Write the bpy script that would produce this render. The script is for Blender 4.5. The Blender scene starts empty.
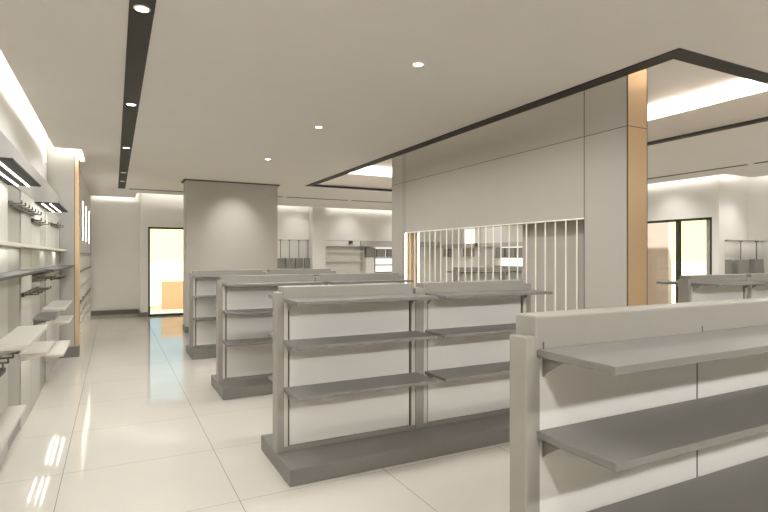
import bpy, bmesh, math
from mathutils import Vector, Matrix
scene = bpy.context.scene
COL = scene.collection
R = math.radians

# ------------------------------------------------------------------ camera
cd = bpy.data.cameras.new('camera'); cam = bpy.data.objects.new('camera', cd); COL.objects.link(cam)
cd.sensor_width = 36; cd.lens = 526.0 / 768 * 36; cd.clip_end = 500; cd.clip_start = .02
cam.location = (0, 0, 1.6); cam.rotation_euler = (R(90), 0, R(-27.17))
scene.camera = cam

# ------------------------------------------------------------------ world, sun, exposure
w = bpy.data.worlds.new('daylight'); scene.world = w; w.use_nodes = True
bg = w.node_tree.nodes['Background']; bg.inputs[0].default_value = (.40, .58, .62, 1); bg.inputs[1].default_value = .85
sd = bpy.data.lights.new('sun', 'SUN'); sd.energy = 6; sd.angle = R(1); sd.color = (1, .95, .80)
sun = bpy.data.objects.new('sun', sd); COL.objects.link(sun); sun.rotation_euler = (R(27), 0, R(-42)); sun.location = (0, -10, 20)
vs = scene.view_settings
vs.view_transform = 'Standard'; vs.look = 'None'; vs.gamma = 1; vs.use_curve_mapping = False; vs.exposure = 0.92
scene.cycles.max_bounces = 10; scene.cycles.diffuse_bounces = 7; scene.cycles.glossy_bounces = 4
scene.cycles.use_denoising = True
scene.cycles.sample_clamp_indirect = 4
scene.cycles.caustics_reflective = False; scene.cycles.caustics_refractive = False

WARM = (1, .975, .93)
DOWN = 42.0      # recessed downlight power
COVE = 4.0       # cove power per metre
def area(name, loc, rot, sx, sy, power, color=WARM):
    d = bpy.data.lights.new(name, 'AREA'); d.shape = 'RECTANGLE'; d.size = sx; d.size_y = sy; d.energy = power; d.color = color
    o = bpy.data.objects.new(name, d); COL.objects.link(o); o.location = loc; o.rotation_euler = rot; return o
def aim(direction):
    return Vector(direction).to_track_quat('-Z', 'Y').to_euler()
def cove(p0, p1, side, k=1.0, z=3.27, tilt=.6):
    """hidden lamp run lying on the ceiling edge p0-p1, shining up and towards `side` (the wall)"""
    a, b = Vector((*p0, z)), Vector((*p1, z)); L = (b - a).length; e = (b - a).normalized()
    dz = -Vector((side[0], side[1], tilt)).normalized()      # light's local -Z is the shining way
    zax = dz; xax = e; yax = zax.cross(xax)
    m = Matrix((xax, yax, zax)).transposed().to_4x4(); m.translation = (a + b) / 2
    o = area('cove_lamp', (0, 0, 0), (0, 0, 0), L, .05, COVE * k * L); o.matrix_world = m; return o

# ------------------------------------------------------------------ materials
def mat(name, col, rough=.6, metal=0.0, spec=.4, noise=0.0, nscale=30, emit=None, es=0.0, coat=0.0):
    m = bpy.data.materials.new(name); m.use_nodes = True; nt = m.node_tree; b = nt.nodes['Principled BSDF']
    b.inputs['Base Color'].default_value = (*col, 1); b.inputs['Roughness'].default_value = rough
    b.inputs['Metallic'].default_value = metal; b.inputs['Specular IOR Level'].default_value = spec
    b.inputs['Coat Weight'].default_value = coat
    if noise:
        tc = nt.nodes.new('ShaderNodeTexCoord'); n = nt.nodes.new('ShaderNodeTexNoise'); n.inputs['Scale'].default_value = nscale
        mx = nt.nodes.new('ShaderNodeMix'); mx.data_type = 'RGBA'
        mx.inputs[6].default_value = (*[c * (1 - noise) for c in col], 1); mx.inputs[7].default_value = (*[min(1, c * (1 + noise)) for c in col], 1)
        nt.links.new(tc.outputs['Object'], n.inputs['Vector']); nt.links.new(n.outputs['Fac'], mx.inputs[0]); nt.links.new(mx.outputs[2], b.inputs['Base Color'])
    if emit:
        b.inputs['Emission Color'].default_value = (*emit, 1); b.inputs['Emission Strength'].default_value = es
    return m
M = {}
M['ceiling'] = mat('ceiling_paint', (.80, .765, .725), .9, noise=.02, nscale=3, spec=.1)
M['wall'] = mat('wall_paint', (.76, .745, .71), .85, noise=.02, nscale=4, spec=.1)
M['wallpanel'] = mat('beige_wall_panel', (.42, .395, .35), .45, noise=.02, nscale=2, spec=.3)
M['column'] = mat('column_plaster', (.47, .44, .395), .8, noise=.02, nscale=5, spec=.2)
M['black'] = mat('black_trim', (.040, .037, .032), .6, spec=.3)
M['joint'] = mat('dark_joint', (.10, .09, .075), .8)
M['skirt'] = mat('grey_skirting', (.16, .15, .135), .5)
M['gold'] = mat('brushed_gold', (.60, .43, .26), .36, metal=.75, noise=.04, nscale=60)
M['unit'] = mat('grey_beige_lacquer', (.325, .308, .276), .5, noise=.02, nscale=20, spec=.3)
M['back'] = mat('white_back_panel', (.80, .78, .735), .5, spec=.3)
M['shelf'] = mat('grey_shelf_laminate', (.20, .19, .175), .45, noise=.03, nscale=25, spec=.35)
M['plinth'] = mat('grey_plinth_laminate', (.215, .204, .188), .5, noise=.04, nscale=25, spec=.3)
M['slot'] = mat('dark_slot', (.10, .095, .085), .7)
M['strip'] = mat('pale_strip', (.62, .59, .53), .5)
M['lshelf'] = mat('pale_shelf_laminate', (.62, .59, .53), .4, spec=.4)
M['panel_a'] = mat('pale_wall_panel', (.50, .485, .45), .5, noise=.02, nscale=6)
M['panel_b'] = mat('grey_wall_panel', (.36, .35, .32), .5, noise=.02, nscale=6)
M['canopy'] = mat('dark_grey_canopy', (.045, .042, .037), .7, noise=.05, nscale=60)
M['dark_shelf'] = mat('dark_grey_shelf', (.085, .08, .072), .6, spec=.2)
M['metal'] = mat('dark_bronze_metal', (.12, .105, .085), .4, metal=.5)
M['led'] = mat('led_light', (.9, .9, .85), .5, emit=(1, .97, .90), es=5.0)
M['lens'] = mat('downlight_lens', (.9, .9, .85), .5, emit=(1, .97, .90), es=7.0)
M['dimlens'] = mat('dim_downlight_lens', (.75, .73, .68), .5, emit=(1, .97, .90), es=.12)
M['slat'] = mat('glowing_cream_slat', (.80, .77, .69), .4, emit=(1, .90, .70), es=.10)  # slight emission added so the slats look brighter
M['grey'] = mat('soft_grey_shade', (.27, .26, .235), .8, noise=.06, nscale=15)
M['lit'] = mat('glowing_display_back', (.8, .78, .72), .6, emit=(1, .96, .88), es=.6)  # emission stands in for light on shelf backs; the light box shares it
M['facade'] = mat('cream_facade', (.86, .80, .42), .9, spec=0)
M['pavement'] = mat('pale_pavement', (.80, .76, .44), .9, spec=0)
M['pink'] = mat('pale_pink_render', (.74, .55, .55), .9, spec=0)
M['orange'] = mat('orange_lacquer', (.92, .60, .38), .6, spec=.1)

def floor_mat():
    m = bpy.data.materials.new('polished_cream_tile'); m.use_nodes = True; nt = m.node_tree; b = nt.nodes['Principled BSDF']
    N, L = nt.nodes.new, nt.links.new
    tc = N('ShaderNodeTexCoord'); sx = N('ShaderNodeSeparateXYZ'); L(tc.outputs['Object'], sx.inputs[0])
    def line(out, off, pitch, wd):
        a = N('ShaderNodeMath'); a.operation = 'SUBTRACT'; L(out, a.inputs[0]); a.inputs[1].default_value = off - pitch / 2
        d = N('ShaderNodeMath'); d.operation = 'FLOORED_MODULO'; L(a.outputs[0], d.inputs[0]); d.inputs[1].default_value = pitch
        s = N('ShaderNodeMath'); s.operation = 'SUBTRACT'; L(d.outputs[0], s.inputs[0]); s.inputs[1].default_value = pitch / 2
        ab = N('ShaderNodeMath'); ab.operation = 'ABSOLUTE'; L(s.outputs[0], ab.inputs[0])
        lt = N('ShaderNodeMath'); lt.operation = 'LESS_THAN'; L(ab.outputs[0], lt.inputs[0]); lt.inputs[1].default_value = wd
        return lt.outputs[0]
    gx = line(sx.outputs[0], -.335, 1.067, .0026); gy = line(sx.outputs[1], 3.49, 1.022, .0022)
    mx = N('ShaderNodeMath'); mx.operation = 'MAXIMUM'; L(gx, mx.inputs[0]); L(gy, mx.inputs[1])
    no = N('ShaderNodeTexNoise'); no.inputs['Scale'].default_value = 1.3; L(tc.outputs['Object'], no.inputs['Vector'])
    c1 = N('ShaderNodeMix'); c1.data_type = 'RGBA'; c1.inputs[6].default_value = (.66, .63, .565, 1); c1.inputs[7].default_value = (.72, .685, .615, 1); L(no.outputs['Fac'], c1.inputs[0])
    c2 = N('ShaderNodeMix'); c2.data_type = 'RGBA'; L(c1.outputs[2], c2.inputs[6]); c2.inputs[7].default_value = (.33, .30, .25, 1); L(mx.outputs[0], c2.inputs[0])
    L(c2.outputs[2], b.inputs['Base Color'])
    b.inputs['Roughness'].default_value = .06; b.inputs['Specular IOR Level'].default_value = .55
    return m
M['floor'] = floor_mat()
def glass_mat():
    m = bpy.data.materials.new('clear_glass'); m.use_nodes = True; nt = m.node_tree; nt.nodes.clear()
    N, L = nt.nodes.new, nt.links.new
    o = N('ShaderNodeOutputMaterial'); t = N('ShaderNodeBsdfTransparent'); t.inputs[0].default_value = (.96, .98, .98, 1)
    g = N('ShaderNodeBsdfGlossy'); g.inputs['Roughness'].default_value = .02; f = N('ShaderNodeFresnel'); f.inputs[0].default_value = 1.35
    x = N('ShaderNodeMixShader'); L(f.outputs[0], x.inputs[0]); L(t.outputs[0], x.inputs[1]); L(g.outputs[0], x.inputs[2]); L(x.outputs[0], o.inputs[0])
    return m
M['glass'] = glass_mat()

# ------------------------------------------------------------------ builders
def add_box(bm, x0, x1, y0, y1, z0, z1):
    m = Matrix.Translation(((x0 + x1) / 2, (y0 + y1) / 2, (z0 + z1) / 2)) @ Matrix.Diagonal((abs(x1 - x0), abs(y1 - y0), abs(z1 - z0), 1))
    bmesh.ops.create_cube(bm, size=1, matrix=m)
def add_prism(bm, pts, axis, a, b):
    """extrude a 2-D outline between a and b along axis ('x','y','z')"""
    def P(p, t):
        return {'x': (t, p[0], p[1]), 'y': (p[0], t, p[1]), 'z': (p[0], p[1], t)}[axis]
    v0 = [bm.verts.new(P(p, a)) for p in pts]; v1 = [bm.verts.new(P(p, b)) for p in pts]; n = len(pts)
    bm.faces.new(v0); bm.faces.new(v1[::-1])
    for i in range(n): bm.faces.new((v0[i], v1[i], v1[(i + 1) % n], v0[(i + 1) % n]))
def add_cyl(bm, c, r, h, axis='z', seg=24, r2=None):
    m = Matrix.Translation(c)
    if axis == 'x': m = m @ Matrix.Rotation(R(90), 4, 'Y')
    if axis == 'y': m = m @ Matrix.Rotation(R(90), 4, 'X')
    bmesh.ops.create_cone(bm, cap_ends=True, segments=seg, radius1=r, radius2=r if r2 is None else r2, depth=h, matrix=m)
def obj(name, bm, m, parent=None, bevel=0.0, smooth=False):
    bmesh.ops.recalc_face_normals(bm, faces=bm.faces)
    me = bpy.data.meshes.new(name); bm.to_mesh(me); bm.free()
    if smooth:
        for p in me.polygons: p.use_smooth = True
    me.materials.append(M[m] if isinstance(m, str) else m)
    o = bpy.data.objects.new(name, me); COL.objects.link(o)
    if parent: o.parent = parent
    if bevel:
        b = o.modifiers.new('bevel', 'BEVEL'); b.width = bevel; b.segments = 3; b.limit_method = 'ANGLE'
    return o
def boxes(name, lst, m, parent=None, bevel=0.0):
    bm = bmesh.new()
    for b in lst: add_box(bm, *b)
    return obj(name, bm, m, parent, bevel)
def struct(name, lst, m, parent=None, bevel=0.0):
    o = boxes(name, lst, m, parent, bevel)
    if parent is None: o['kind'] = 'structure'
    return o
def thing(name, label, cat, loc=(0, 0, 0), group=None, rz=0):
    o = bpy.data.objects.new(name, None); COL.objects.link(o); o.location = loc; o.rotation_euler = (0, 0, rz); o.empty_display_size = .1
    o['label'] = label; o['category'] = cat
    if group: o['group'] = group
    return o
def tag(o, label, cat, group=None):
    o['label'] = label; o['category'] = cat
    if group: o['group'] = group
    return o
def centred(name, lst, m, label, cat, group=None, bevel=0.0):
    """one-mesh thing whose origin sits at its first box's middle"""
    b = lst[0]; c = ((b[0] + b[1]) / 2, (b[2] + b[3]) / 2, (b[4] + b[5]) / 2)
    o = boxes(name, [(q[0] - c[0], q[1] - c[0], q[2] - c[1], q[3] - c[1], q[4] - c[2], q[5] - c[2]) for q in lst], m, None, bevel)
    o.location = c; return tag(o, label, cat, group)
def dup(root, loc, label, group=None):
    r = root.copy(); COL.objects.link(r); r.location = loc; r['label'] = label
    if group: r['group'] = group
    for ch in list(root.children):
        c = ch.copy(); COL.objects.link(c); c.parent = r
        for g in list(ch.children):
            d = g.copy(); COL.objects.link(d); d.parent = c
    return r

C = 3.2; T = .05; TOP = 3.5      # ceiling height, slab thickness, roof underside
# ================================================================== SETTING
YB = -2.4
struct('floor', [(-1.6, 13.4, YB - .2, 17.2, -.1, 0)], 'floor')
# main ceiling with its tray opening (X 3.864..6.85, Y 2.558..11.45)
TX0, TX1, TY0, TY1 = 3.864, 6.85, 2.558, 11.45
struct('ceiling', [
    (-.785, -.435, YB, 9.10, C, C + T), (-.435, TX0, YB, 14.72, C, C + T), (-.58, -.435, 10.3, 15.97, C, C + T), (-.435, .52, 14.72, 15.97, C, C + T),
    (-.93, -.435, 10.31, 10.34, C, TOP), (TX0, TX1, YB, TY0, C, C + T), (TX0, TX1, TY1, 14.72, C, C + T), (TX1, 10.6, YB, 14.72, C, C + T), (3.1, 10.6, 14.72, 16.33, C, C + T),
    (10.6, 11.55, YB, 6.10, C, C + T)], 'ceiling')
# roof above coves, with the tray roof higher
TR = 3.78
struct('ceiling_roof', [
    (-1.6, 3.55, YB - .2, 17.2, TOP, TOP + .1), (3.55, 7.3, YB - .2, 2.2, TOP, TOP + .1), (3.55, 7.3, 11.8, 17.2, TOP, TOP + .1), (7.3, 13.4, YB - .2, 17.2, TOP, TOP + .1)], 'ceiling')
struct('ceiling_tray', [
    (3.4, 7.45, 2.05, 11.95, TR, TR + .08),
    (TX1, TX1 + .04, TY0, TY1, C + .001, 3.55), (TX0 - .04, TX0, TY0, TY1, C + .001, 3.55), (TX0 - .04, TX1 + .04, TY0 - .04, TY0, C + .001, 3.55), (TX0 - .04, TX1 + .04, TY1, TY1 + .04, C + .001, 3.55),
    (TX1 + .04, 7.25, 2.2, 11.8, 3.52, 3.55), (3.5, TX0 - .04, 2.2, 11.8, 3.52, 3.55), (3.5, 7.25, 2.2, TY0 - .04, 3.52, 3.55), (3.5, 7.25, TY1 + .04, 11.8, 3.52, 3.55),
    (7.25, 7.3, 2.2, 11.8, 3.4, TR), (3.5, 3.55, 2.2, 11.8, 3.4, TR), (3.5, 7.3, 2.15, 2.2, 3.4, TR), (3.5, 7.3, 11.8, 11.85, 3.4, TR)], 'ceiling')
FW = .15
struct('trim_1', [(TX0, TX0 + FW, TY0, TY1, C - .012, C + .02), (TX1 - .1, TX1, TY0, TY1, C - .012, C + .02),
                  (TX0 + FW, TX1 - .1, TY0, TY0 + FW, C - .012, C + .02), (TX0 + FW, TX1 - .1, TY1 - .1, TY1, C - .012, C + .02)], 'black')
# thin slot rectangle round the room, broken by small joints
def dashes(a, b, n, gap):
    L = (b - a) / n; return [(a + i * L + gap / 2, a + (i + 1) * L - gap / 2) for i in range(n)]
struct('trim_2', [(x0, x1, 13.86, 13.96, C - .006, C + .01) for x0, x1 in dashes(.26, 9.88, 5, .12)] +
                 [(9.80, 9.88, y0, y1, C - .006, C + .01) for y0, y1 in dashes(.9, 13.86, 6, .12)], 'black')
# walls
struct('wall_left', [(-1.02, -.93, YB, 16.2, 0, TOP)], 'wall')
struct('wall_far', [(-1.02, .63, 16.2, 16.4, 0, TOP), (.63, .80, 15.2, 16.4, 0, TOP), (.80, 2.55, 15.2, 15.35, 2.37, TOP), (2.55, 3.4, 15.2, 16.9, 0, TOP),
                    (3.4, 11.1, 16.95, 17.05, 0, TOP), (3.4, 11.1, 16.65, 16.95, 2.13, TOP)], 'wall')
struct('wall_right', [(10.9, 11.1, 8.9, 17.05, 0, TOP), (10.9, 11.1, 6.38, 6.52, 0, 2.4), (10.9, 11.1, 6.38, 8.9, 2.40, TOP),
                      (11.1, 13.1, 6.72, 6.76, 0, TOP), (11.1, 11.92, 6.38, 6.72, 1.93, TOP), (11.92, 13.1, 6.30, 6.72, 1.93, TOP), (13.1, 13.3, YB, 6.76, 0, TOP), (11.1, 13.1, 6.76, 6.84, 3.0, TOP), (11.92, 13.1, YB, 6.30, 3.35, 3.4)], 'wall')
struct('wall_back', [(-1.02, 13.3, YB - .1, YB, 0, TOP)], 'wall')
# stepped bulkhead: the wall on the right runs on towards the camera at X = 11.8 above the niche
struct('wall_bulkhead', [(11.92, 12.0, 4.2, 6.30, 1.93, TOP)], 'wall')
struct('baseboard_far', [(-.56, .62, 16.17, 16.2, 0, .12), (.60, .79, 15.17, 15.2, 0, .12), (.60, .63, 15.2, 16.17, 0, .12)], 'skirt')
# pillar against the far wall
struct('wall_pillar', [(5.75, 6.22, 16.3, 16.95, 0, TOP)], 'wall')
# column
struct('wall_column', [(1.335, 3.265, 11.6, 12.1, 0, C)], 'column')
struct('trim_3', [(1.29, 3.31, 11.57, 12.13, C - .025, C - .001)], 'joint')
struct('baseboard_column', [(1.32, 3.28, 11.585, 12.115, 0, .13)], 'skirt')
# partition in the middle: beige panels, opening with slats, gold end
WX0, WX1, WY0, WY1 = 4.10, 4.36, 3.2, 7.70
OY0, OY1, OZ0, OZ1 = 3.69, 7.26, .45, 1.975
wc = struct('wall_centre', [(WX0, WX1, WY0 + .012, OY0, 0, TR), (WX0, WX1, OY1, WY1, 0, TR), (WX0, WX1, OY0, OY1, OZ1, TR), (WX0, WX1, OY0, OY1, 0, OZ0),
                            (WX1 - .05, WX1, OY0, 4.80, OZ0, OZ1)], 'wallpanel')
boxes('end_cladding', [(WX0 + .004, WX1 + .002, WY0, WY0 + .012, 0, TR)], 'gold', wc)
boxes('edge_trim', [(WX0 - .003, WX0 + .004, WY0 - .002, WY0 + .008, 0, TR), (WX1, WX1 + .007, WY0 - .002, WY0 + .008, 0, TR)], 'joint', wc)
boxes('panel_joint', [(WX0 - .002, WX0 + .002, OY0 - .004, OY0 + .004, 0, TR), (WX0 - .002, WX0 + .002, OY1 - .004, OY1 + .004, OZ1, TR), (WX0 - .002, WX0 + .002, OY1 + .06, OY1 + .066, 0, TR),
                      (WX0 - .002, WX0 + .002, WY0, WY1, 2.766, 2.772), (WX0, WX1, WY0 - .002, WY0 + .001, 2.766, 2.772)], 'joint', wc)
boxes('gold_jamb', [(WX0 + .03, WX1 - .03, OY1 - .02, OY1, OZ0, OZ1 - .01)], 'gold', wc)
boxes('jamb_light', [(WX0 + .001, WX0 + .020, OY1 - .012, OY1 - .001, OZ0, OZ1 - .005)], 'led', wc)
boxes('jamb_light', [(WX1 - .020, WX1 - .001, OY1 - .012, OY1 - .001, OZ0, OZ1 - .005)], 'led', wc)
boxes('opening_trim', [(WX0 - .004, WX0 + .012, OY0, OY1, OZ1 - .012, OZ1)], 'slat', wc)

# glazed doors
def glazed(name, axis, plane, a0, a1, z1, mull):
    f = .05
    fr = []
    def B(u0, u1, z0, zz1):
        return (u0, u1, plane - .04, plane + .04, z0, zz1) if axis == 'y' else (plane - .04, plane + .04, u0, u1, z0, zz1)
    fr += [B(a0, a0 + f, 0, z1), B(a1 - f, a1, 0, z1), B(a0, a1, z1 - f, z1), B(a0, a1, 0, .05)]
    for m_ in mull: fr.append(B(m_ - f * .8, m_ + f * .8, 0, z1))
    o = boxes(name, fr, 'black'); o['kind'] = 'structure'
    e = sorted([a0] + list(mull) + [a1])
    for i in range(len(e) - 1):
        u0, u1 = e[i] + f * .8, e[i + 1] - f * .8
        q = (u0, u1, plane - .006, plane + .006, .05, z1 - f) if axis == 'y' else (plane - .006, plane + .006, u0, u1, .05, z1 - f)
        boxes('door_glass', [q], 'glass', o)
    return o
glazed('door_1', 'y', 15.25, .80, 2.55, 2.37, [1.72])
glazed('door_2', 'x', 10.95, 6.52, 8.9, 2.40, [7.27])

# outside
struct('ground_outside', [(-30, 170, 17.3, 170, -.12, -.02), (13.5, 170, -40, 17.3, -.12, -.02)], 'pavement')

struct('floor_porch', [(.7, 3.3, 15.33, 17.35, -.02, .003)], 'wall')
area('counter_fill_lamp', (1.6, 16.1, 3.3), (0, 0, 0), 1.2, .6, 45, (1, .90, .72))  # added lamp, brightens the counter beyond the left door
# ================================================================== LIGHT RUNS IN THE COVES
cove((-.76, YB), (-.76, 9.05), (-1, 0), .9)
cove((-.76, 9.07), (-.40, 9.07), (0, 1), 1.0)
cove((-.40, 9.12), (-.40, 10.25), (-1, 0), 2)
cove((-.45, 15.94), (.5, 15.94), (0, 1), .7)
cove((.55, 14.69), (2.5, 14.69), (0, 1), .5)
cove((3.4, 16.30), (5.65, 16.30), (0, 1), .4)
cove((6.3, 16.30), (10.5, 16.30), (0, 1), .4)
cove((10.57, 6.2), (10.57, 16.3), (1, 0), .45)
cove((10.65, 6.06), (11.5, 6.06), (0, 1), .5)
cove((11.51, 0), (11.51, 6.05), (1, 0), .5)
for p0, p1, s in [((TX1 + .08, TY0), (TX1 + .08, TY1), (1, 0)), ((TX0 - .08, TY0), (TX0 - .08, TY1), (-1, 0)), ((TX0, TY0 - .08), (TX1, TY0 - .08), (0, -1)), ((TX0, TY1 + .08), (TX1, TY1 + .08), (0, 1))]:
    cove(p0, p1, s, 1.5, z=3.57, tilt=.5)

# ================================================================== CEILING TRACK AND DOWNLIGHTS
struct('trim_4', [(.085, .235, YB, 13.86, C - .008, C + .01)], 'black')
def downlight(x, y, label, z=C, power=None, r=.038, group='recessed ceiling downlights', tilt=None, spread=172, lens='lens'):
    t = thing('downlight', label, 'ceiling light', (x, y, z), group)
    bm = bmesh.new(); n = 28; prof = [(r + .014, 0), (r + .012, -.006), (r + .002, -.006), (r, -.001)]
    rings = [[bm.verts.new((q * math.cos(2 * math.pi * i / n), q * math.sin(2 * math.pi * i / n), h)) for i in range(n)] for q, h in prof]
    for a, b in zip(rings, rings[1:]):
        for i in range(n): bm.faces.new((a[i], a[(i + 1) % n], b[(i + 1) % n], b[i]))
    obj('rim', bm, 'wall', t)
    bm = bmesh.new(); add_cyl(bm, (0, 0, -.003), r, .004); obj('lens', bm, lens, t)
    if power == 0: return t
    d = bpy.data.lights.new('downlight_lamp', 'SPOT'); d.energy = DOWN if power is None else power; d.spot_size = R(spread); d.spot_blend = .45; d.shadow_soft_size = .05; d.color = (1, .988, .968)
    o = bpy.data.objects.new('downlight_lamp', d); COL.objects.link(o); o.location = (x, y, z - .03)
    if tilt: o.rotation_euler = aim(tilt)
    return t
DL = [
    (.16, 3.72, 'round downlight in the black ceiling track, nearest of the row', C - .008),
    (.16, 6.12, 'round downlight in the black ceiling track, second from the camera', C - .008),
    (.16, 8.60, 'round downlight in the black ceiling track, third from the camera', C - .008),
    (.16, 11.2, 'dim round downlight in the black track, second from its far end', C - .008),
    (.16, 12.5, 'dim round downlight at the far end of the black ceiling track', C - .008),
    (2.255, 3.77, 'round downlight alone in the plain ceiling near the top centre', C),
    (2.255, 6.17, 'small round downlight in the plain ceiling, midway to the column', C),
    (2.255, 8.59, 'small round downlight in the ceiling, second nearest to the column', C),
    (2.255, 10.55, 'tiny round downlight in the ceiling just before the column', C)]
for x, y, l, z in DL: downlight(x, y, l, z - .001 if z == C else z, power=DOWN * (0 if y > 10 else 1), lens='dimlens' if y > 10 else 'lens')
# unseen ceiling lamps: the grid carried on, more added to light the right half
def lamp(x, y, z=C, k=1.0, spread=172):
    d = bpy.data.lights.new('unseen_ceiling_lamp', 'SPOT'); d.energy = DOWN * k; d.spot_size = R(spread); d.spot_blend = .45; d.shadow_soft_size = .06; d.color = (1, .988, .968)
    o = bpy.data.objects.new('unseen_ceiling_lamp', d); COL.objects.link(o); o.location = (x, y, z - .04)
for x, y in [(8.3, 4), (8.3, 6.2), (8.3, 8.6), (8.3, 11), (5.4, 12.6), (7.6, 13), (.16, 1.3), (.16, -1.1), (2.255, 1.3), (8.3, -.5), (8.3, 1.6)]: lamp(x, y, k=.85 if y < 1.4 else 1)
lamp(5.4, 6.6, TR, .7)  # added fill lamp under the tray ceiling, without a fixture
for x in (.2, 1.7, 3.2, 4.7, 6.6):      # added fill lamps behind the camera, tilted to light the shelf fronts
    d = bpy.data.lights.new('front_fill_lamp', 'SPOT'); d.energy = 95; d.spot_size = R(110); d.spot_blend = .9; d.shadow_soft_size = .12; d.color = (1, .988, .968)
    o = bpy.data.objects.new('front_fill_lamp', d); COL.objects.link(o); o.location = (x, -2.1, C - .06); o.rotation_euler = aim((.2, 1, -.45))

def wash(x, y, tx, ty, tz, power=14, spread=75):
    d = bpy.data.lights.new('wall_washer_lamp', 'SPOT'); d.energy = power; d.spot_size = R(spread); d.spot_blend = 1; d.shadow_soft_size = .05; d.color = (1, .988, .968)
    o = bpy.data.objects.new('wall_washer_lamp', d); COL.objects.link(o); o.location = (x, y, C - .04); o.rotation_euler = aim((tx - x, ty - y, tz - C))
wash(2.3, 10.6, 2.3, 11.6, 2.2, 34, 62)
for x in (5.3, 7.15, 9.1): wash(x, 15.7, x, 16.65, 2.3)
for y in (7.3, 10.5, 13.5): wash(10.0, y, 10.9, y, 2.3)
for x in (11.2, 12.4): wash(x, 5.3, x, 6.8, 1.6, 30, 60)

# ================================================================== GONDOLAS
def gondola(loc, label, bays=2, bay=1.235, group='double-sided shelf units in rows', shelf_z=(1.28, .965, .61), near=False, shelves=True):
    t = thing('gondola_shelf_unit', label, 'shelf unit', loc, group)
    L = .09 + bays * bay
    # local frame: x along the unit, y = 0 at the middle, front side is -y
    boxes('plinth', [(0, L + .02, -.40, .02 if near else .40, 0, .12)], 'plinth', t, .006)
    sides = (-1,) if near else (-1, 1)
    core = boxes('core', [(.05, L - .03, -.028, .018 if near else .028, .12, 1.33)], 'unit', t)
    for s in sides:
        y = lambda a, b: (min(s * a, s * b), max(s * a, s * b))
        boxes('bottom_rail', [(.05, L - .03, *y(.028, .052), .12, .158)], 'unit', t, .002)
    # posts
    px = [0.005] if near else [0.005 + i * bay for i in range(bays)]
    for i, x in enumerate(px):
        x1 = x + (.065 if near else (.055 if i == 0 else .115))
        x0, x1 = (x, x1) if i == 0 or near else (x - .035, x + .048)
        boxes('post', [(x0, x1, -.065, .02 if near else .065, .12, 1.325)], 'unit', t, .006)
    if near:
        boxes('header', [(.045, L - .02, -.072, .035, 1.275, 1.395)], 'unit', t, .008)
    for i in range(bays):
        a = .05 + i * bay if not near else .075 + i * (bay)
        b = a + (1.125 if not near else bay)
        if not near: boxes('header', [(a, b, -.072, .072, 1.275, 1.367)], 'unit', t, .005)
        for s in sides:
            y = lambda p, q: (min(s * p, s * q), max(s * p, s * q))
            if near:
                boxes('back_panel', [(a + .005, b, *y(.028, .050), .16, 1.275)], 'back', t, .002)
                boxes('slot_upright', [(a, a + .005, *y(.028, .0515), .16, 1.275)], 'slot', t)
                boxes('slot_upright', [(a, a + .005, *y(.070, .0735), 1.272, 1.305)], 'slot', t)
            else:
                boxes('back_panel', [(a + .056, b - .022, *y(.028, .046), .162, 1.275)], 'back', t, .002)
                boxes('stile', [(a + .005, a + .040, *y(.028, .062), .16, 1.275)], 'strip', t, .002)
                boxes('stile', [(b - .006, b + .03, *y(.028, .062), .16, 1.275)], 'strip', t, .002)
                boxes('slot_upright', [(a + .043, a + .053, *y(.028, .047), .16, 1.275)], 'slot', t)
                boxes('slot_upright', [(b - .019, b - .009, *y(.028, .047), .16, 1.275)], 'slot', t)
    # shelves, each with two brackets
    spans = [(.055 + i * 1.245, .055 + i * 1.245 + 1.16) for i in range(bays)] if not near else [(.055, L)]
    for (a, b) in spans:
        for s in sides:
            for z in shelf_z:
                bm = bmesh.new(); y0, y1 = sorted((s * .062, s * .385)); add_box(bm, a, b, y0, y1, z - .026, z)
                sh = obj('shelf', bm, 'shelf', t, .003)
                for bx in (a + .035, b - .05):
                    bm = bmesh.new()
                    add_prism(bm, [(s * .056, z - .026), (s * .16, z - .026), (s * .15, z - .034), (s * .070, z - .085), (s * .056, z - .10)], 'x', bx, bx + .006)
                    obj('bracket', bm, 'unit', sh)
    return t
GA = gondola((1.08, 3.93, 0), 'grey two-bay shelf unit on a dark plinth in the middle foreground, left of the partition')
gondola((1.235, 1.43, 0), 'large grey shelf unit nearest the camera, cut off by the bottom right edges', bays=3, bay=.89, near=True, shelf_z=(1.28, 1.0, .67, .36))
dup(GA, (1.075, 6.41, 0), 'grey two-bay shelf unit, second of the left row, directly behind the foreground one')
dup(GA, (1.07, 8.95, 0), 'grey two-bay shelf unit farthest back in the row, just before the column')
dup(GA, (6.0, 3.93, 0), 'grey shelf unit on the right, behind the nearest unit and before the glazed door')
dup(GA, (6.2, 8.95, 0), 'white-backed shelf unit seen through the slatted opening of the centre partition')

# ================================================================== SLATTED SCREEN
ts = thing('slat_screen', 'row of thin cream vertical slats filling the opening of the centre partition', 'screen', (4.12, 5.47, OZ0))
y = 3.80; k = 0
while y < 7.2:
    boxes('slat', [(-.006, .006, y - 5.47 - .005, y - 5.47 + .005, 0, OZ1 - OZ0 - .012)], 'slat', ts, .001)
    y += .145; k += 1

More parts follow.
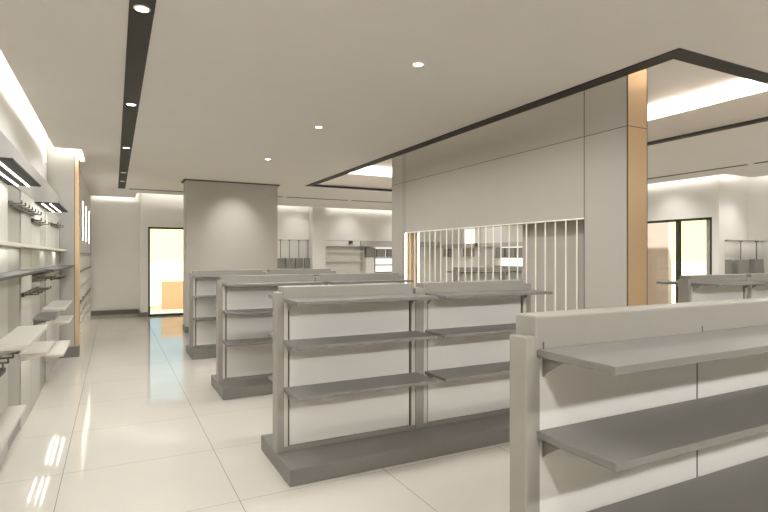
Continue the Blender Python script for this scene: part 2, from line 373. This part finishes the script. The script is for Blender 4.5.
# ================================================================== LEFT DISPLAY WALL
WXL = -.76
tw = thing('display_wall', 'pale panelled display wall along the left side carrying shelves and lit canopies', 'wall display', (-.85, 4.0, 0))
seams = [-1.6, -.9, -.2, .5, 1.2, 1.85, 2.5, 3.15, 3.8, 4.48, 5.154, 5.82, 6.474, 7.2, 7.815, 8.45, 9.08, 9.64]
tone = 'abababbaaabaabaaab'
for i in range(len(seams) - 1):
    off = .012 if tone[i] == 'b' else 0
    boxes('wall_panel', [(-.92 + .85, WXL - off + .85, seams[i] - 4 + .008, seams[i + 1] - 4 - .008, 0.0, 2.20)], 'panel_' + tone[i], tw, .002)
    if i + 1 < len(seams) - 1:
        boxes('panel_gap', [(-.92 + .85, WXL - .02 + .85, seams[i + 1] - 4 - .008, seams[i + 1] - 4 + .008, 0, 2.20)], 'joint', tw)
boxes('fascia', [(-.92 + .85, WXL + .85, seams[0] - 4, 9.64 - 4, 2.202, 2.545)], 'panel_b', tw, .003)
# end panel with gold edge
te = thing('end_panel', 'tall pale grey end panel with gold edge closing off the display wall', 'panel', (-.745, 9.70, 0))
boxes('board', [(-.18, .188, -.05, .05, .17, TOP - .002)], 'panel_b', te)
boxes('gold_edge', [(.192, .248, -.05, .20, .17, 3.27)], 'gold', te, .003)
boxes('edge_line', [(.186, .193, -.054, -.05, .17, 3.27)], 'joint', te)
boxes('base', [(-.18, .25, -.06, .20, 0, .168)], 'skirt', te)

# canopies with two light strips
def canopy(y0, y1, label):
    t = thing('light_canopy', label, 'light canopy', (WXL, (y0 + y1) / 2, 2.17), 'lit canopies on the display wall')
    h = (y1 - y0) / 2
    boxes('hood', [(0, .225, -h, h, .0, .014)], 'canopy', t, .003)
    for x in (.06, .135):
        boxes('light_strip', [(x, x + .013, -h + .02, h - .02, -.005, .0)], 'led', t)
    a = area('canopy_lamp', (WXL + .12, (y0 + y1) / 2, 2.155), (0, 0, 0), .10, 2 * h - .1, 1.8); return t
canopy(3.80, 5.15, 'dark canopy with two light strips on the display wall, nearer and larger one')
canopy(6.75, 8.02, 'dark canopy with two light strips on the display wall, farther smaller one')
area('canopy_lamp', (WXL + .12, 1.7, 2.155), (0, 0, 0), .10, 1.3, 1.8)

def wshelf(y0, y1, z, xo, m, label, th=.03, grp='shelves on the display wall'):
    h = (y1 - y0) / 2; d = xo - WXL
    t = thing('wall_shelf', label, 'shelf', (WXL, (y0 + y1) / 2, z), grp)
    boxes('board', [(0, d, -h, h, -th, 0)], m, t, .003)
    for yy in (-h + .06, h - .07):
        bm = bmesh.new(); add_prism(bm, [(0, -th), (d * .8, -th), (d * .8, -th - .008), (0, -th - .05)], 'y', yy, yy + .008); obj('bracket', bm, m, t)
    return t
wshelf(1.9, 9.6, 1.70, -.655, 'lshelf', 'long thin pale ledge at eye level running along the whole display wall', .028)
wshelf(3.0, 5.90, 1.475, -.58, 'dark_shelf', 'long dark grey shelf below the eye-level ledge, nearer one', .02)
wshelf(6.5, 9.60, 1.46, -.56, 'dark_shelf', 'dark grey shelf below the eye-level ledge beside the end panel', .03)
wshelf(4.43, 5.65, .975, -.54, 'lshelf', 'wide pale shelf at waist height at the left edge, nearer the camera', .035)
def under_lit(sh, xs, y0, y1):
    cy = sh.location.y; b = [c for c in sh.children if c.name.startswith('board')][0]
    for x in xs: boxes('light_strip', [(x - WXL - .006, x - WXL + .006, y0 - cy, y1 - cy, -.036, -.030)], 'led', b)
wshelf(7.64, 8.90, .38, -.56, 'lshelf', 'low pale shelf partly behind the middle pale shelf')
under_lit(wshelf(7.40, 8.66, .975, -.53, 'lshelf', 'pale shelf above the dark shelf near the gold-edged end panel'), (-.745, -.69, -.62), 7.5, 8.6)
under_lit(wshelf(5.70, 6.47, .715, -.548, 'lshelf', 'pale shelf just below and behind the nearest waist-high shelf'), (-.71, -.65, -.60), 5.75, 6.42)
wshelf(6.60, 7.25, .945, -.56, 'shelf', 'short dark grey shelf at waist height between pale shelves')
under_lit(wshelf(8.75, 9.62, .67, -.57, 'lshelf', 'small pale shelf touching the end panel low down'), (-.735, -.67), 9.0, 9.6)
wshelf(4.05, 5.15, .39, -.635, 'lshelf', 'low pale shelf in the bottom left corner of the picture')
wshelf(3.60, 4.60, .80, -.69, 'dark_shelf', 'dark shelf under short rails at the left edge')

for y0, y1 in ((4.55, 5.1), (5.2, 5.75), (7.25, 7.75), (8.55, 9.0)):      # short lamps under the ledge
    area('ledge_lamp', (WXL + .05, (y0 + y1) / 2, 1.665), (0, 0, 0), .02, y1 - y0, .45)
def hook_bar(y0, y1, z, label, n=0, reach=.085):
    t = thing('hook_bar', label, 'hanging rail', (WXL, (y0 + y1) / 2, z), 'dark rails with prongs on the display wall')
    h = (y1 - y0) / 2
    bm = bmesh.new(); add_box(bm, 0, .025, -h, h, -.018, .018); obj('rail', bm, 'metal', t, .003)
    for i in range(max(n, 1)):
        yy = -h + .05 + i * (2 * h - .1) / max(n - 1, 1)
        bm = bmesh.new(); add_cyl(bm, (reach / 2, yy, 0), .006, reach, 'x', 10); add_cyl(bm, (reach, yy, .012), .006, .03, 'z', 10); obj('prong', bm, 'metal', t)
    return t
hook_bar(5.16, 6.55, 2.03, 'dark rail with prongs just under the nearer canopy', 7)
hook_bar(6.47, 7.30, 1.97, 'short dark rail high on the wall between the two canopies', 3)
hook_bar(8.30, 9.20, 2.03, 'short dark rail under the farther canopy near the end panel', 3)
hook_bar(5.82, 7.0, 1.24, 'dark rail with a row of prongs below the long dark shelf', 5, .13)
hook_bar(6.55, 7.6, 1.345, 'dark rail with prongs directly beneath the ledge, behind the first pronged rail', 3, .12)
hook_bar(8.3, 9.1, 1.29, 'dark rail with prongs lower right near the end panel', 3, .12)
hook_bar(3.9, 4.8, .875, 'pale-lit rail with prongs over the dark shelf at the left edge', 5, .12)

# far bay of the left wall: cell shelving
tb = thing('cell_shelving', 'bright white cell shelving beyond the gold-edged end panel', 'shelf unit', (-.85, 13.0, 0))
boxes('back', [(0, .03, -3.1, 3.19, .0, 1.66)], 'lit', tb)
for z in (.28, .50, .72, 1.0, 1.31, 1.62): boxes('shelf', [(.03, .29, -3.1, 3.19, z - .015, z + .015)], 'shelf' if z in (.72, 1.31) else 'lshelf', tb)
for i in range(7): boxes('divider', [(.03, .285, -3.1 + i * 1.04, -3.085 + i * 1.04, .1, 1.62)], 'lshelf', tb)
boxes('fascia', [(.0, .29, -3.1, 3.19, 1.66, C + .25)], 'wall', tb)
for yy in (-.85, .45, 1.95): boxes('light_strip', [(.29, .294, yy, yy + .16, 1.92, 2.70)], 'led', tb)

# ================================================================== FAR WALL FITTINGS
def pendant(x, y, zr, label, wt, wb, z0=1.2, z1=1.53, grp=None, lean=0):
    t = thing('hanging_display', label, 'hanging display', (x, y, z0), grp)
    bm = bmesh.new(); add_cyl(bm, (0, 0, (zr - z0) / 2), .010, zr - z0, 'z', 12); obj('rod', bm, 'metal', t)
    bm = bmesh.new(); add_prism(bm, [(-wb / 2, 0), (wb / 2, 0), (wt / 2 + lean, z1 - z0), (-wt / 2 + lean, z1 - z0)], 'y', -.06, .06); obj('shade', bm, 'grey', t, .01)
    bm = bmesh.new(); add_cyl(bm, (0, 0, zr - z0 - .01), .035, .02, 'z', 16); obj('ceiling_cup', bm, 'metal', t)
    return t
for x, l in [(4.83, 'leftmost of the four by the column'), (5.13, 'second from the column'), (5.45, 'third from the column'), (5.70, 'beside the far pillar')]:
    pendant(x, 16.6 if x > 5.6 else 16.8, 2.13, 'thin rod with grey shade at the far wall, ' + l, .26, .24, grp='grey shades on rods at the far wall')
for x, l in [(11.50, 'nearest the glazed door'), (12.10, 'middle one in view'), (12.70, 'at the right edge')]:
    pendant(x, 6.62, 1.93, 'thin rod with grey tapered shade in the right niche, ' + l, .34, .46, 1.0, 1.53, grp='grey shades on rods in the right niche')

area('niche_fill_lamp', (12.1, 6.60, 1.925), (0, 0, 0), 1.9, .03, 1.0)  # unseen lamps added in both niches to brighten them
area('niche_fill_lamp', (4.7, 16.8, 2.125), (0, 0, 0), 2.0, .03, 1.0)
# header band and shelving on the far wall
tag(boxes('header_band', [(6.23, 7.6, 16.62, 16.94, 1.93, 2.12)], 'wall'), 'pale header band over the far wall shelving, left of the lit shelves', 'wall band')
def shelving(x0, x1, y, zs, label, lit=False, depth=.28, dark_cells=0):
    t = thing('wall_shelving', label, 'shelving', ((x0 + x1) / 2, y, 0), 'shelving against the far walls'); h = (x1 - x0) / 2
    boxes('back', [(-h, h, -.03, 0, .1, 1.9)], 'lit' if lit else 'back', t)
    boxes('side', [(-h - .03, -h, -depth, 0, 0, 1.9)], 'lshelf', t); boxes('side', [(h, h + .03, -depth, 0, 0, 1.9)], 'lshelf', t)
    for z in zs: boxes('shelf', [(-h, h, -depth, -.03, z - .02, z + .02)], 'shelf' if lit else 'lshelf', t)
    for i in range(dark_cells):
        w_ = 2 * h / dark_cells
        boxes('dark_box', [(-h + i * w_ + .06, -h + (i + 1) * w_ - .06, -depth + .03, -.04, 1.56, 1.86)], 'grey', t)
    return t
shelving(6.35, 7.75, 16.94, (.6, 1.05, 1.42, 1.75), 'plain pale shelving on the far wall, right of the pillar')
centred('storage_box', [(7.83, 8.12, 16.6, 16.9, 1.55, 1.90)], 'grey', 'small dark grey box between plain and lit shelves at the far wall', 'box', bevel=.005)
centred('cabinet', [(7.80, 8.14, 16.6, 16.94, 0.1, 1.55)], 'back', 'narrow pale cabinet under the small dark box at the far wall', 'cabinet', bevel=.005)
shelving(8.22, 9.6, 16.94, (1.02, 1.28, 1.53), 'lit shelving with dark boxes on the far wall, beside the centre partition', True, dark_cells=3)
tag(boxes('header_band', [(7.62, 10.88, 16.60, 16.94, 1.93, 2.12)], 'panel_a'), 'brighter header band over the lit shelves of the far wall', 'wall band')
centred('wall_spotlight', [(7.17, 7.28, 16.52, 16.62, 2.02, 2.12), (7.10, 7.35, 16.58, 16.62, 1.97, 1.985)], 'metal', 'tiny dark spotlight on the pale header band of the far wall', 'spotlight')

# right wall fittings seen through the slats (X = 10.9)
def rwall(name, y0, y1, z0, z1, m, label, cat, d=.25):
    return centred(name, [(10.9 - d, 10.899, y0, y1, z0, z1)], m, label, cat, bevel=.004)
rwall('light_box', 14.50, 14.95, 2.03, 2.52, 'lit', 'glowing white box high on the wall behind the slats', 'light box', .1)
rwall('storage_box', 14.50, 14.90, 1.58, 1.87, 'grey', 'dark grey box under the glowing box, behind the slats', 'box', .2)
rwall('storage_box', 15.75, 16.10, 1.57, 1.87, 'grey', 'dark grey box behind the slats, left of the glowing box', 'box', .2)
rwall('display_board', 13.15, 14.15, 1.28, 1.86, 'panel_a', 'plain pale grey board on the wall behind the slats', 'board', .1)
ts2 = thing('wall_shelving', 'lit shelving with three dark boxes behind the slats at right', 'shelving', (10.9, 12.4, 0), 'shelving against the far walls')
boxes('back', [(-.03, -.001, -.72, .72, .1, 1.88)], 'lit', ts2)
for yy in (-.75, .72): boxes('side', [(-.28, -.001, yy, yy + .03, 0, 1.88)], 'lshelf', ts2)
for z in (1.0, 1.28, 1.56): boxes('shelf', [(-.28, -.03, -.72, .72, z - .015, z + .015)], 'shelf', ts2)
for yy in (-.68, -.2, .28): boxes('dark_box', [(-.26, -.03, yy, yy + .40, 1.575, 1.85)], 'grey', ts2)
tag(boxes('header_band', [(10.72, 10.899, 11.7, 16.55, 1.89, 2.02)], 'panel_a'), 'pale header band on the right wall behind the slats', 'wall band')
centred('wall_spotlight', [(10.62, 10.71, 14.0, 14.12, 1.93, 2.02), (10.69, 10.72, 13.9, 14.2, 1.90, 1.915)], 'metal', 'tiny dark spotlight right of the glowing box behind the slats', 'spotlight')

# ================================================================== OUTSIDE THINGS
centred('street_building', [(-25, 60, 150, 158, -.02, 9.6)], 'facade', 'pale cream building far outside the left glass door', 'building')
centred('street_building', [(150, 158, 10, 149, -.02, 15)], 'facade', 'pale yellow building far outside the right glass door', 'building')
centred('reception_counter', [(1.27, 2.5, 16.92, 17.2, .0, .84)], 'orange', 'pale orange counter just outside the left glass door', 'counter')
centred('boundary_wall', [(14.0, 14.15, 9.6, 13.5, -.02, 4.5)], 'pink', 'pale pink wall outside the left pane of the right glass door', 'wall')
